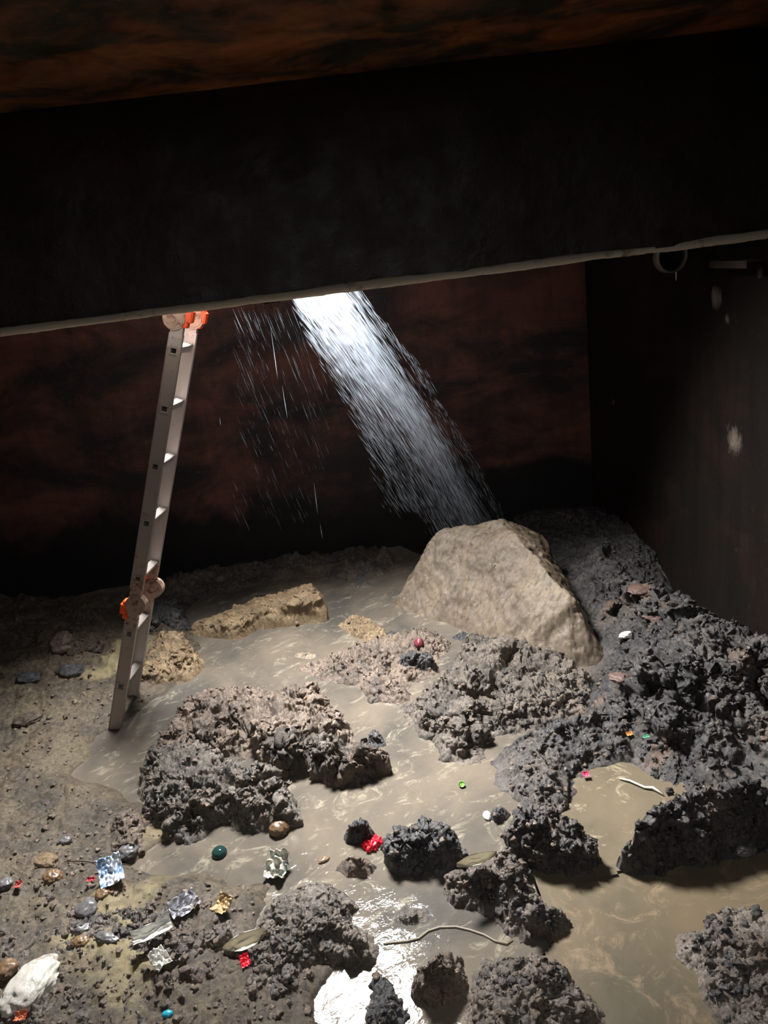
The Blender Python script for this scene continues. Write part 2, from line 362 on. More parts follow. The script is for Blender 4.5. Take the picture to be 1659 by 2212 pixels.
MOUNDS = []
def mound(name, label, cat, pts, H, mat, s=0.008, hk=0.8, edge=0.10, pw=2.0, lump=0.05, lsc=9.0, fine=0.018, bumps=(), seed=0.0, top=0.75, vec=0.018, ragged=0.035, base=-0.05, pit=(), group=None, carve=0.0, extra=None):
    H = H*hk; s = s*0.62; edge = edge*1.5; lump = lump*.85; fine = fine*1.15; lsc = lsc*1.15
    poly = P2(pts, H, top); xs = [p[0] for p in poly]; ys = [p[1] for p in poly]
    X, Y = grid(min(xs)-.08, min(max(xs)+.08, WALL_XR), min(ys)-.08, min(max(ys)+.08, WALL_Y-.01), s)
    P = np.stack([X.ravel(), Y.ravel(), np.full(X.size, seed)], 1)
    sd = poly_sd(P[:, 0], P[:, 1], poly)+ragged*fbm(P, 7, 5, 0.6, seed)
    t = np.clip(sd/edge, 0, 1)
    z = H*(1-(1-t)**pw)
    for (bx, by, br, bh) in bumps:
        g = on_z(bx, by, H*0.8); rr = br/F*3.2
        z = z+bh*np.exp(-(((P[:, 0]-g.x)**2+(P[:, 1]-g.y)**2)/(rr*rr)))*t
    for (bx, by, br, bh) in pit:
        g = on_z(bx, by, H*0.5); rr = br/F*3.2
        z = z-bh*np.exp(-(((P[:, 0]-g.x)**2+(P[:, 1]-g.y)**2)/(rr*rr))**2)*t
    tt = np.clip(sd/(edge*0.45), 0, 1)
    z = np.where(sd > 0, np.maximum(z, 0.002), base*np.clip(-sd/0.03, 0, 1))
    if extra is not None: z = extra(P, z, sd, t)
    Zg = z.reshape(X.shape); gy, gx = np.gradient(Zg); gx = gx/s; gy = gy/np.gradient(Y[:, 0])[:, None]
    N = np.stack([-gx.ravel(), -gy.ravel(), np.ones(P.shape[0])], 1); N /= np.linalg.norm(N, axis=1)[:, None]
    Q = np.stack([P[:, 0], P[:, 1], z], 1); Qs = Q+np.array([seed*3.7, -seed*2.1, seed])
    wob = Qs+0.02*np.stack([fbm(Qs, 6, 2, .5, 1), fbm(Qs, 6, 2, .5, 5), fbm(Qs, 6, 2, .5, 9)], 1)
    d = lump*0.8*(billow(wob, lsc*0.85, 3, 0.5, seed)-0.42)+fine*0.9*(billow(wob, lsc*3.1, 3, 0.62, seed+5)-0.4)
    d = d+fine*0.42*(billow(wob, lsc*9, 2, 0.7, seed+9)-0.4)+0.3*lump*fbm(Qs, lsc*.4, 2, .5, seed)
    if carve: d = d-carve*np.clip(0.13-np.abs(pnoise(wob*3.6)), 0, 1)/0.13
    d = d*tt
    V = Q+N*d[:, None]
    V[:, 0] += vec*fbm(Qs, 11, 3, 0.6, 2)*tt; V[:, 1] += vec*fbm(Qs, 11, 3, 0.6, 40)*tt
    V[:, 0] = np.minimum(V[:, 0], WALL_XR-.002); V[:, 1] = np.minimum(V[:, 1], WALL_Y-.002)
    q = quads(X.shape, (sd > -0.035).reshape(X.shape)); V, q = compact(V, q)
    c = V.mean(0); c[2] = 0; V = V-c
    o = mesh_np(name, V, q, mat); o.location = c
    MOUNDS.append(o)
    return tag(o, label, cat, group)

# --- the middle of the tank
mound('mud_mound', 'broad crumbly brown mud mound in the middle, behind the grey clotted one', 'mud mound',
      [(372, 1560), (415, 1502), (500, 1486), (560, 1490), (645, 1474), (690, 1488), (716, 1530), (755, 1560), (765, 1600), (700, 1625), (620, 1640), (540, 1640), (440, 1650), (350, 1640), (330, 1610)],
      0.11, MUD_BROWN, 0.0065, edge=0.07, lump=0.085, lsc=9, fine=0.028, seed=1.3, bumps=[(440, 1530, 40, .05), (660, 1510, 40, .05), (560, 1590, 50, .04)], pit=[(505, 1570, 38, .09)], carve=.05)
mound('mud_mound', 'grey-brown clotted mud mound in front of the broad brown mound, beside the left bank', 'mud mound',
      [(290, 1660), (350, 1600), (440, 1600), (540, 1640), (630, 1690), (640, 1745), (652, 1775), (615, 1792), (560, 1805), (470, 1785), (450, 1808), (400, 1826), (360, 1806), (325, 1765), (296, 1710)],
      0.13, MUD_GREY, 0.006, edge=0.08, lump=0.09, lsc=8, fine=0.03, seed=4.7, bumps=[(560, 1690, 40, .05), (420, 1700, 50, .04)], pit=[(480, 1765, 28, .07)], carve=.05)
mound('mud_mound', 'dark overhanging tongue of mud jutting right from the broad brown mound', 'mud mound',
      [(560, 1615), (640, 1590), (740, 1590), (790, 1620), (836, 1640), (825, 1668), (780, 1700), (725, 1702), (660, 1672), (600, 1660)],
      0.15, mud('tongue mud', (0.008, 0.008, 0.01), (0.06, 0.05, 0.043), (0.20, 0.14, 0.09), 6), 0.006, edge=0.05, lump=0.09, lsc=9, fine=0.03, seed=8.1, carve=.04)
mound('mud_clod', 'small grey-black mud clod standing alone in the water right of the tongue', 'mud clod',
      [(792, 1600), (805, 1577), (825, 1580), (834, 1605), (815, 1618), (795, 1612)], 0.06, MUD_DARK, 0.005, edge=0.03, lump=0.03, lsc=16, fine=0.02, ragged=.012, seed=2.2)
mound('mud_mound', 'pinkish-brown low mud bank between the upper stream and the middle pool', 'mud mound',
      [(640, 1440), (700, 1415), (760, 1400), (830, 1370), (900, 1352), (985, 1378), (960, 1400), (945, 1425), (950, 1455), (880, 1470), (890, 1505), (860, 1525), (800, 1520), (770, 1480), (700, 1465)],
      0.06, MUD_BROWN, 0.0065, edge=0.10, lump=0.07, lsc=10, fine=0.025, seed=11.0, bumps=[(800, 1425, 40, .03)])
mound('mud_clod', 'black ribbed clod lying at the right end of the pinkish mud bank', 'mud clod',
      [(855, 1425), (880, 1405), (925, 1408), (945, 1430), (935, 1450), (890, 1460), (862, 1450)], 0.12, MUD_DARK, 0.0055, edge=0.04, lump=0.04, lsc=14, fine=0.02, ragged=.015, seed=6.0)
mound('mud_mound', 'wet brown mud mound between the middle pool and the foot of the boulder', 'mud mound',
      [(860, 1520), (930, 1480), (985, 1420), (990, 1360), (1100, 1370), (1210, 1400), (1290, 1460), (1260, 1560), (1140, 1580), (1070, 1590), (1050, 1635), (1000, 1657), (950, 1640), (925, 1600), (880, 1555)],
      0.09, mud('right centre mud', (0.03, 0.025, 0.022), (0.12, 0.095, 0.075), (0.25, 0.20, 0.155), 5), 0.007, edge=0.10, lump=0.08, lsc=8, fine=0.028, seed=14.0, bumps=[(1020, 1560, 40, .07), (1090, 1410, 30, .05)], carve=.05,
      pit=[(1040, 1510, 45, .09)])
mound('mud_clod', 'ochre grainy patch of mud rising from the stream beside the tan slab', 'mud clod',
      [(728, 1345), (760, 1325), (800, 1330), (838, 1360), (835, 1392), (800, 1400), (770, 1375)], 0.05, MUD_YELLOW, 0.006, edge=0.06, lump=0.04, lsc=14, fine=0.02, ragged=.02, seed=18.0)
# --- boulder under the jet
def rockshape(P, z, sd, t):
    a = on_z(1232, 1160, 0.5); b = on_z(1303, 1385, 0.22)                  # crest line; steep broken face to its right
    ex, ey = b.x-a.x, b.y-a.y; L = math.hypot(ex, ey)
    s = ((P[:, 0]-a.x)*ey-(P[:, 1]-a.y)*ex)/L                              # sign fixed below
    r = on_z(1500, 1270, 0.3); sr = ((r.x-a.x)*ey-(r.y-a.y)*ex)/L
    s = s*np.sign(sr)
    k = np.clip((s+0.02)/0.10, 0, 1)
    return np.where(sd > 0, z*(1-0.85*k), z)
mound('boulder', 'large smooth tan silt-covered boulder struck by the water jet', 'boulder',
      [(842, 1240), (860, 1175), (930, 1120), (1040, 1095), (1140, 1074), (1220, 1090), (1262, 1180), (1300, 1290), (1335, 1420), (1230, 1445), (1100, 1405), (1010, 1330), (950, 1290), (890, 1262)],
      0.47, mud('boulder silt', (0.08, 0.056, 0.038), (0.155, 0.114, 0.077), (0.22, 0.17, 0.115), 2.0, rough=(0.25, 0.55), bumpd=0.003, speck=.5, coat=.15), 0.009, hk=1.05, edge=0.36, pw=1.75, lump=0.05, lsc=2.6, fine=0.008, bumps=[(925, 1165, 75, .13), (1190, 1120, 60, .07)], seed=21.0, ragged=.02, vec=.006, top=0.9, extra=rockshape)
mound('mud_bank', 'mud filling the rear right corner behind the boulder, coloured dark for shade', 'mud bank',
      [(1040, 1130), (1150, 1085), (1320, 1068), (1480, 1120), (1560, 1220), (1400, 1290), (1290, 1290), (1200, 1200), (1060, 1160)],
      0.16, mud('shaded corner mud', (.004,.004,.005), (.014,.013,.013), (.045,.038,.033), 4), 0.009, hk=1.0, edge=0.3, lump=0.07, lsc=6, fine=0.03, seed=20.0, top=0.9)  # colour darkened because light does not reach this corner
mound('boulder', 'small brown rock leaning against the left foot of the large boulder', 'boulder',
      [(808, 1222), (815, 1180), (835, 1168), (850, 1185), (848, 1215), (830, 1226)], 0.13, MUD_BROWN, 0.006, edge=0.06, lump=0.02, lsc=9, fine=0.01, ragged=.01, seed=22.0, top=1.0)
# --- tan slab
def slabshape(P, z, sd, t):
    a = on_z(420, 1355, 0.0); b = on_z(690, 1290, 0.1)
    ex, ey = b.x-a.x, b.y-a.y; u = ((P[:, 0]-a.x)*ex+(P[:, 1]-a.y)*ey)/(ex*ex+ey*ey)
    return np.where(sd > 0, z*np.clip(0.30+0.75*u, .25, 1.1), z)
mound('stone_slab', 'long ochre-tan slab lying across the stream with a hollow under its front edge', 'slab',
      [(405, 1368), (425, 1345), (490, 1312), (560, 1284), (630, 1262), (690, 1258), (706, 1290), (706, 1322), (650, 1338), (560, 1352), (510, 1382), (440, 1378)],
      0.16, MUD_YELLOW, 0.0055, hk=1.0, edge=0.05, pw=2.4, lump=0.035, lsc=8, fine=0.014, ragged=.015, seed=25.0, top=0.9, vec=.025, pit=[(575, 1362, 30, .16)], extra=slabshape)
# --- wall foot and left rear
mound('mud_bank', 'dark lumpy mud bank along the foot of the rear wall', 'mud bank',
      [(150, 1335), (330, 1265), (420, 1232), (560, 1206), (700, 1188), (830, 1172), (850, 1200), (830, 1235), (760, 1248), (680, 1236), (560, 1250), (430, 1290), (395, 1330), (300, 1340)],
      0.07, mud('wall foot mud', (0.012, 0.012, 0.013), (0.055, 0.043, 0.035), (0.16, 0.125, 0.085), 6), 0.008, edge=0.10, lump=0.08, lsc=7, fine=0.02, seed=28.0, top=1.0)
mound('mud_mound', 'lump of mud with a golden-brown crown right of the ladder foot', 'mud mound',
      [(310, 1420), (330, 1370), (372, 1358), (415, 1375), (436, 1405), (430, 1435), (395, 1465), (350, 1485), (300, 1510), (285, 1470)],
      0.15, MUD_YELLOW, 0.006, edge=0.09, lump=0.06, lsc=9, fine=0.02, seed=31.0)
mound('mud_mound', 'black mud heap behind the ladder beside the upper stream', 'mud mound',
      [(285, 1350), (330, 1300), (380, 1290), (405, 1320), (410, 1350), (370, 1370), (330, 1390), (290, 1400)],
      0.14, MUD_DARK, 0.006, edge=0.08, lump=0.07, lsc=10, fine=0.02, seed=33.0)
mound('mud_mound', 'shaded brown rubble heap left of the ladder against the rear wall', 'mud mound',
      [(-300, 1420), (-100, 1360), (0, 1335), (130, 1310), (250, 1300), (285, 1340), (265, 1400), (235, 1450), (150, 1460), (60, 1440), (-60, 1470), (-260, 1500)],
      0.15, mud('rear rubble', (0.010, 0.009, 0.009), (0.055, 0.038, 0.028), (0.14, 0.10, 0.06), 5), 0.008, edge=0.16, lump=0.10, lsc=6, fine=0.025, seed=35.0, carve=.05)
# --- the dark slope on the right
mound('mud_mound', 'great black crumbling mud slope piled against the right wall', 'mud mound',
      [(1205, 1130), (1300, 1062), (1385, 1090), (1410, 1180), (1540, 1230), (1680, 1320), (1900, 1420), (1950, 1700), (1659, 1690), (1600, 1655), (1500, 1700), (1440, 1730), (1420, 1680), (1360, 1645), (1270, 1650), (1245, 1700), (1240, 1760), (1150, 1760), (1110, 1720), (1060, 1680), (1060, 1620), (1120, 1560), (1230, 1500), (1285, 1400), (1250, 1250)],
      0.34, MUD_SLOPE, 0.0085, hk=1.0, edge=0.45, pw=1.5, lump=0.10, lsc=6.0, fine=0.045, seed=41.0, top=1.1, vec=.03, carve=.11,
      pit=[(1350, 1300, 42, .24), (1390, 1420, 26, .14), (1345, 1630, 30, .14), (1580, 1440, 26, .14)], bumps=[(1440, 1430, 70, .08), (1330, 1600, 60, .05)])
# --- right foreground
mound('mud_mound', 'hollow-fronted black mud lump between the olive pool and the dark centre ridge', 'mud mound',
      [(1075, 1800), (1110, 1740), (1190, 1716), (1240, 1750), (1275, 1800), (1305, 1855), (1298, 1888), (1230, 1896), (1160, 1885), (1120, 1860)],
      0.22, MUD_SLOPE, 0.0055, edge=0.05, lump=0.06, lsc=8, fine=0.025, seed=44.0, vec=.02, pit=[(1235, 1850, 45, .09)], top=.9)
mound('mud_mound', 'big overhanging black mud lump with a deep shadow under it, right of the olive pool', 'mud mound',
      [(1335, 1868), (1385, 1780), (1430, 1735), (1500, 1700), (1590, 1650), (1640, 1660), (1720, 1720), (1720, 1800), (1620, 1828), (1520, 1862), (1440, 1890), (1370, 1892)],
      0.30, MUD_SLOPE, 0.006, edge=0.06, lump=0.06, lsc=7, fine=0.028, seed=47.0, vec=.02, top=1.0, pit=[(1560, 1840, 70, .16)])
mound('mud_mound', 'dark fibrous mud ridge behind the red wrapper', 'mud mound',
      [(815, 1800), (850, 1785), (905, 1768), (945, 1758), (975, 1775), (1000, 1820), (1022, 1840), (1010, 1880), (960, 1885), (890, 1880), (860, 1892), (820, 1860)],
      0.15, MUD_DARK, 0.005, edge=0.07, lump=0.06, lsc=9, fine=0.03, seed=50.0)
mound('mud_mound', 'brown ribbed mud mound with a dark hollow, at the front between two pools', 'mud mound',
      [(955, 1890), (990, 1858), (1060, 1850), (1090, 1800), (1140, 1850), (1165, 1900), (1175, 1950), (1218, 1990), (1215, 2018), (1150, 2030), (1110, 2025), (1050, 1985), (985, 1945), (955, 1915)],
      0.16, mud('ribbed brown mud', (0.02, 0.015, 0.012), (0.10, 0.075, 0.06), (0.19, 0.15, 0.12), 9), 0.005, edge=0.10, lump=0.06, lsc=11, fine=0.02, seed=53.0, pit=[(1020, 1930, 26, .07)], carve=.03)
mound('mud_clod', 'coal-black cubic clod left of the red wrapper', 'mud clod',
      [(738, 1800), (752, 1765), (790, 1758), (806, 1775), (808, 1810), (780, 1826), (748, 1822)], 0.13, mud('coal', (0.002, 0.002, 0.003), (0.008, 0.008, 0.01), (0.02, 0.02, 0.024), 12), 0.0045, edge=0.04, lump=0.03, lsc=15, fine=0.02, ragged=.012, seed=56.0)
mound('mud_clod', 'brown stone-like clod just below the red wrapper', 'mud clod',
      [(722, 1850), (755, 1825), (790, 1838), (805, 1865), (795, 1895), (750, 1895), (722, 1875)], 0.10, MUD_BROWN, 0.0045, edge=0.06, lump=0.025, lsc=8, fine=0.012, ragged=.012, seed=58.0)
mound('mud_clod', 'round dark clod alone in the pool beside the black slope', 'mud clod',
      [(1055, 1758), (1062, 1735), (1090, 1730), (1103, 1750), (1095, 1772), (1068, 1778)], 0.075, MUD_DARK, 0.004, edge=0.045, lump=0.015, lsc=15, fine=0.012, ragged=.006, seed=59.0)
mound('mud_mound', 'grey muddy mound with a rust-brown crown at the lower left centre', 'mud mound',
      [(540, 1985), (560, 1940), (620, 1910), (680, 1888), (745, 1900), (778, 1935), (772, 1975), (790, 2010), (800, 2060), (760, 2080), (700, 2090), (660, 2120), (600, 2200), (520, 2230), (500, 2100), (545, 2040)],
      0.10, MUD_GREY, 0.005, edge=0.09, lump=0.05, lsc=8, fine=0.018, seed=61.0)
mound('mud_clod', 'rust-brown rough clod crowning the grey mound', 'mud clod',
      [(625, 1945), (660, 1912), (715, 1905), (748, 1925), (742, 1960), (700, 1975), (645, 1970)], 0.19, MUD_RUST, 0.0045, edge=0.07, lump=0.03, lsc=12, fine=0.015, ragged=.015, seed=62.0)
mound('mud_mound', 'dark wet mud mound at the bottom edge beside the glaring puddle', 'mud mound',
      [(785, 2080), (820, 2050), (845, 2080), (870, 2140), (875, 2230), (800, 2300), (790, 2200), (800, 2130)], 0.10, MUD_DARK, 0.0045, edge=0.07, lump=0.04, lsc=9, fine=0.015, seed=64.0)
mound('mud_mound', 'narrow brown mud stack near the bottom edge with a cleft beside it', 'mud mound',
      [(905, 2110), (930, 2060), (985, 2025), (1005, 2050), (1000, 2110), (985, 2160), (940, 2170), (905, 2150)], 0.17, MUD_BROWN, 0.0045, edge=0.06, lump=0.04, lsc=9, fine=0.018, seed=66.0)
mound('mud_mound', 'broad pale-brown mud mound filling the bottom edge right of centre', 'mud mound',
      [(1015, 2075), (1040, 2035), (1110, 2030), (1200, 2040), (1245, 2080), (1290, 2170), (1340, 2320), (960, 2350), (1000, 2220), (1010, 2140)], 0.13,
      mud('pale brown mud', (0.05, 0.04, 0.032), (0.15, 0.12, 0.095), (0.24, 0.19, 0.15), 5, bumpd=.005), 0.005, edge=0.12, lump=0.06, lsc=7, fine=0.018, seed=68.0)
mound('mud_mound', 'mottled brown mud mound at the lower right corner', 'mud mound',
      [(1460, 2040), (1500, 1975), (1560, 1930), (1640, 1930), (1800, 1960), (1900, 2300), (1650, 2350), (1570, 2250), (1500, 2110)], 0.12,
      mud('mottled mud', (0.04, 0.028, 0.02), (0.15, 0.115, 0.09), (0.27, 0.22, 0.175), 7, bumpd=.005), 0.005, edge=0.14, lump=0.05, lsc=8, fine=0.022, seed=70.0)
mound('mud_mound', 'brown rubble ridge topped with litter at the lower left', 'mud mound',
      [(130, 2060), (200, 2000), (300, 1950), (380, 1920), (450, 1905), (520, 1960), (548, 2040), (520, 2110), (500, 2150), (430, 2190), (300, 2180), (250, 2130)], 0.10, MUD_RUBBLE, 0.005, edge=0.12, lump=0.06, lsc=8, fine=0.02, seed=73.0)
mound('mud_clod', 'reddish-brown smooth block of mud at the lower left beneath the curled leaf', 'mud clod',
      [(300, 2130), (340, 2080), (420, 2068), (500, 2078), (520, 2100), (510, 2145), (440, 2175), (350, 2185)], 0.17, mud('red brown block', (0.05, 0.03, 0.024), (0.13, 0.085, 0.065), (0.20, 0.14, 0.115), 6), 0.0045, edge=0.07, lump=0.03, lsc=6, fine=0.01, ragged=.015, seed=75.0)
mound('mud_mound', 'pinkish mud hummock on the left bank beside the grey clotted mound', 'mud mound',
      [(225, 1790), (255, 1740), (300, 1735), (325, 1775), (320, 1830), (290, 1860), (245, 1850)], 0.09, MUD_BROWN, 0.005, edge=0.06, lump=0.04, lsc=8, fine=0.012, seed=77.0)
mound('mud_flat', 'wide grey-brown rubble flat covering the lower left foreground', 'mud flat',
      [(-500, 1930), (-100, 1905), (40, 1915), (150, 1925), (215, 1900), (300, 1900), (420, 1885), (520, 1945), (545, 2030), (640, 2120), (600, 2400), (-900, 2500)], 0.07, MUD_RUBBLE, 0.006, edge=0.2, lump=0.05, lsc=8, fine=0.028, seed=91.0, carve=.03)
for i, (c, w, h_, lab, mt) in enumerate([
    ((888, 1975), (38, 24), .03, 'small wet lump showing above the grey front pool', MUD_GREY),
    ((1190, 1985), (45, 40), .09, 'grey angular clod at the right end of the brown ribbed mound', MUD_GREY),
    ((1000, 1372), (22, 14), .06, 'small dark clod at the left foot of the boulder', MUD_DARK),
    ((845, 1372), (16, 12), .045, 'small black clod on the pale end of the pinkish bank', MUD_DARK),
    ((775, 1240), (22, 13), .05, 'black clod where the stream meets the wall-foot bank', MUD_DARK),
    ((780, 1262), (24, 8), .02, 'thin muddy islet in the stream above the tan slab end', MUD_GREY),
    ((858, 1500), (28, 22), .07, 'brown clod with a black shadow at the head of the middle pool', MUD_BROWN),
    ((660, 1415), (24, 9), .012, 'flat silt islet in the middle of the stream', MUD_TAN),
    ((1110, 1415), (32, 18), .07, 'dark knob on the mud below the boulder', MUD_DARK)]):
    pts = [(c[0]+w[0]*math.cos(a*math.pi/5)*(1+.15*math.sin(a*2.3+i)), c[1]-w[1]*math.sin(a*math.pi/5)) for a in range(10)]
    mound('mud_clod', lab, 'mud clod', pts, h_, mt, 0.0045, edge=0.05, lump=0.025, lsc=14, fine=0.014, ragged=.01, seed=80.0+i*3)

# ---------------------------------------------------------------- water
def pool(name, label, pts, mat, s=0.012, amp=0.002, z0=0.0, seed=0.0):
    poly = [(on_z(a, b).x, on_z(a, b).y) for a, b in pts]
    xs = [p[0] for p in poly]; ys = [p[1] for p in poly]
    X, Y = grid(min(xs), min(max(xs), WALL_XR), max(min(ys), YB), min(max(ys), WALL_Y), s)
    P = np.stack([X.ravel(), Y.ravel(), np.full(X.size, seed)], 1)
    sd = poly_sd(P[:, 0], P[:, 1], poly)
    z = z0+amp*fbm(P*np.array([1, 1.3, 1]), 9, 3, 0.55)
    V = np.stack([P[:, 0], P[:, 1], z], 1); q = quads(X.shape, (sd > 0).reshape(X.shape)); V, q = compact(V, q)
    return tag(mesh_np(name, V, q, mat), label, 'water')
pool('muddy_water', 'grey silty water streaming from the boulder down through the middle to the bottom edge',
     [(120, 1300), (400, 1225), (850, 1175), (1000, 1240), (1080, 1330), (1300, 1400), (1280, 1560), (1150, 1750), (1120, 1850), (1170, 1960), (1180, 2050), (1100, 2150), (1100, 2500), (500, 2500), (500, 2080), (200, 1900), (100, 1700), (160, 1560)],
     WATER_MAIN, amp=0.0014)
pool('muddy_water', 'olive-tan still pool enclosed by the black mud lumps on the right',
     [(1180, 1800), (1230, 1660), (1300, 1620), (1460, 1640), (1480, 1740), (1400, 1860), (1300, 1900)], WATER_RIGHT, amp=0.0012, z0=0.012, seed=3)
pool('muddy_water', 'ochre-brown shallow pool filling the lower right foreground',
     [(1150, 1860), (1330, 1850), (1700, 1760), (2200, 1800), (2200, 2500), (1050, 2500), (1100, 2200), (1200, 2040)], WATER_FRONT, amp=0.0012, z0=0.004, seed=5)

# ---------------------------------------------------------------- ladder
LB = on_z(247, 1575, 0.0)                         # near rail foot
LT = on_y(385, 690, 3.30)                         # near rail top hinge
LB2 = on_y(0, 0, 1)                                # placeholder
dirL = (LT-LB).normalized()
rungv = Vector((0.034, 0.235, 0.0))
ladder = empty('folding_ladder', LB, 'dirty aluminium folding ladder with orange hinge locks, standing in the mud', 'ladder')
Mi = Matrix.Translation(-LB)
def lpart(name, bm, mat, smooth=False, parent=None, label=None):
    o = obj(name, bm, mat, None, smooth); o.parent = parent or ladder
    if parent is None: o.matrix_parent_inverse = Mi
    if label: o['label'] = label
    return o
# local frame: z along the rail, y along the rungs (away from the camera), x across the rail face
zl = dirL; yl = (rungv-zl*rungv.dot(zl)).normalized(); xl = yl.cross(zl)
LW = rungv.length
ML = Matrix((xl, yl, zl)).transposed().to_4x4(); ML.translation = LB
inv = ML.inverted()
def tz(px, py):                                    # distance along the near rail of a pixel
    best = min(((k*0.002) for k in range(-50, 1500)), key=lambda t: (project(LB+dirL*t)[1]-py)**2)
    return best
T_TOP = (LT-LB).length; T_MID = tz(300, 1305)
HOLES = [tz(0, y) for y in (757, 884, 1009, 1131, 1251, 1370, 1483)]
print('ladder len', T_TOP, 'mid', T_MID, 'holes', HOLES, 'foot', LB, 'top', LT)
RW, RT = 0.056, 0.026
def rail(y, z0, z1, holes, wid=RW):
    """channel rail with square openings where the rungs come through"""
    bm = bmesh.new(); hs = 0.0135; t = 0.003
    cuts = sorted(holes); z = z0
    def b(x0, x1, y0, y1, za, zb): box(bm, ((x0+x1)/2, (y0+y1)/2, (za+zb)/2), (x1-x0, y1-y0, zb-za), ML)
    for side in (y, y+RT-t):
        z = z0
        for h in cuts:
            b(-wid/2, wid/2, side, side+t, z, h-hs); b(-wid/2, -hs, side, side+t, h-hs, h+hs); b(hs, wid/2, side, side+t, h-hs, h+hs); z = h+hs
        b(-wid/2, wid/2, side, side+t, z, z1)
    for h in cuts:
        b(-hs-.004, hs+.004, y-.004, y+.001, h+hs, h+hs+.004); b(-hs-.004, hs+.004, y-.004, y+.001, h-hs-.004, h-hs)
    b(-wid/2, -wid/2+t, y, y+RT, z0, z1); b(wid/2-t, wid/2, y, y+RT, z0, z1)
    b(-wid/2-.0015, -wid/2+.002, y-.0025, y+.002, z0, z1); b(wid/2-.002, wid/2+.0015, y-.0025, y+.002, z0, z1)   # raised lips
    return bm
for k, y in enumerate((0.0, LW-RT)):
    up_h = [h for h in HOLES if h > T_MID]; lo_h = [h for h in HOLES if h < T_MID]
    lpart('rail', rail(y, T_MID+0.075, T_TOP-0.06, up_h), ALU if k == 0 else ALU2)
    lpart('rail', rail(y, -0.22, T_MID-0.075, lo_h), ALU if k == 0 else ALU2)
    lpart('rail', rail(y, T_TOP+0.06, T_TOP+0.95, [T_TOP+.2+.27*i for i in range(3)]), ALU)
for h in HOLES+[HOLES[-1]-0.27]:
    bm = bmesh.new(); s, w = 0.0125, 0.0018
    for (cx, cz, sx, sz) in ((0, s, 2*s, w), (0, -s, 2*s, w), (s, 0, w, 2*s), (-s, 0, w, 2*s)):
        box(bm, (cx, LW/2, h+cz), (sx, LW+.002, sz), ML)
    rg = lpart('rung', bm, ALU2)
    bm = bmesh.new()                                # flat serrated tread welded on the rung
    box(bm, (0.006, LW/2, h+0.016), (0.036, LW-2*RT-.002, 0.004), ML)
    for j in range(6): box(bm, (-0.009+j*.006, LW/2, h+0.0195), (0.0025, LW-2*RT-.002, 0.003), ML)
    lpart('tread', bm, ALU2, parent=rg)
def hinge(t, y, flip, name='hinge'):
    bm = bmesh.new()
    def c(x, z, r, y0, y1, seg=32): cyl(bm, ML @ Vector((x, y0, z)), ML @ Vector((x, y1, z)), r, seg)
    ya, yb = (y-0.011, y+RT+0.008)
    c(flip, t, 0.047, ya, yb); c(flip, t, 0.039, ya-.003, yb+.003); c(flip, t, 0.013, ya-.009, yb+.009, 6)
    hg = lpart(name, bm, HINGE)
    for sgn in (-1, 1):                             # neck plates riveted to the rails
        bm = bmesh.new(); box(bm, (0, y+RT/2, t+sgn*0.070), (RW*0.92, RT+.006, 0.10), ML)
        for dx, dz in ((-.014, .02), (.014, .02), (-.014, -.012), (.014, -.012)):
            p = ML @ Vector((dx, y-.004, t+sgn*.095+dz)); p2 = ML @ Vector((dx, y-.008, t+sgn*.095+dz)); cyl(bm, p, p2, 0.0045, 8)
        lpart('hinge_plate', bm, ALU2 if t > 1.5 else HINGE, parent=hg)
    return hg
def lock(t, y, side, parent):
    bm = bmesh.new()
    vs = box(bm, (side*0.043, y+RT/2, t+0.012), (0.030, RT+.022, 0.052), ML)
    box(bm, (side*0.030, y+RT/2, t-0.024), (0.026, RT+.016, 0.028), ML)
    box(bm, (side*0.030, y+RT/2, t+0.045), (0.040, RT+.016, 0.018), ML)
    bmesh.ops.bevel(bm, geom=bm.edges[:], offset=0.004, segments=2, affect='EDGES')
    lpart('lock_lever', bm, ORANGE, parent=parent, label='orange lock lever')
h1 = hinge(T_TOP, 0.0, -.016); h2 = hinge(T_TOP, LW-RT, .004); lock(T_TOP+.01, 0.0, 1, h1); lock(T_TOP, LW-RT, 1, h2)
h3 = hinge(T_MID, 0.0, .010); h4 = hinge(T_MID, LW-RT, .020); lock(T_MID-.045, 0.0, -1, h3); lock(T_MID, LW-RT, -1, h4)

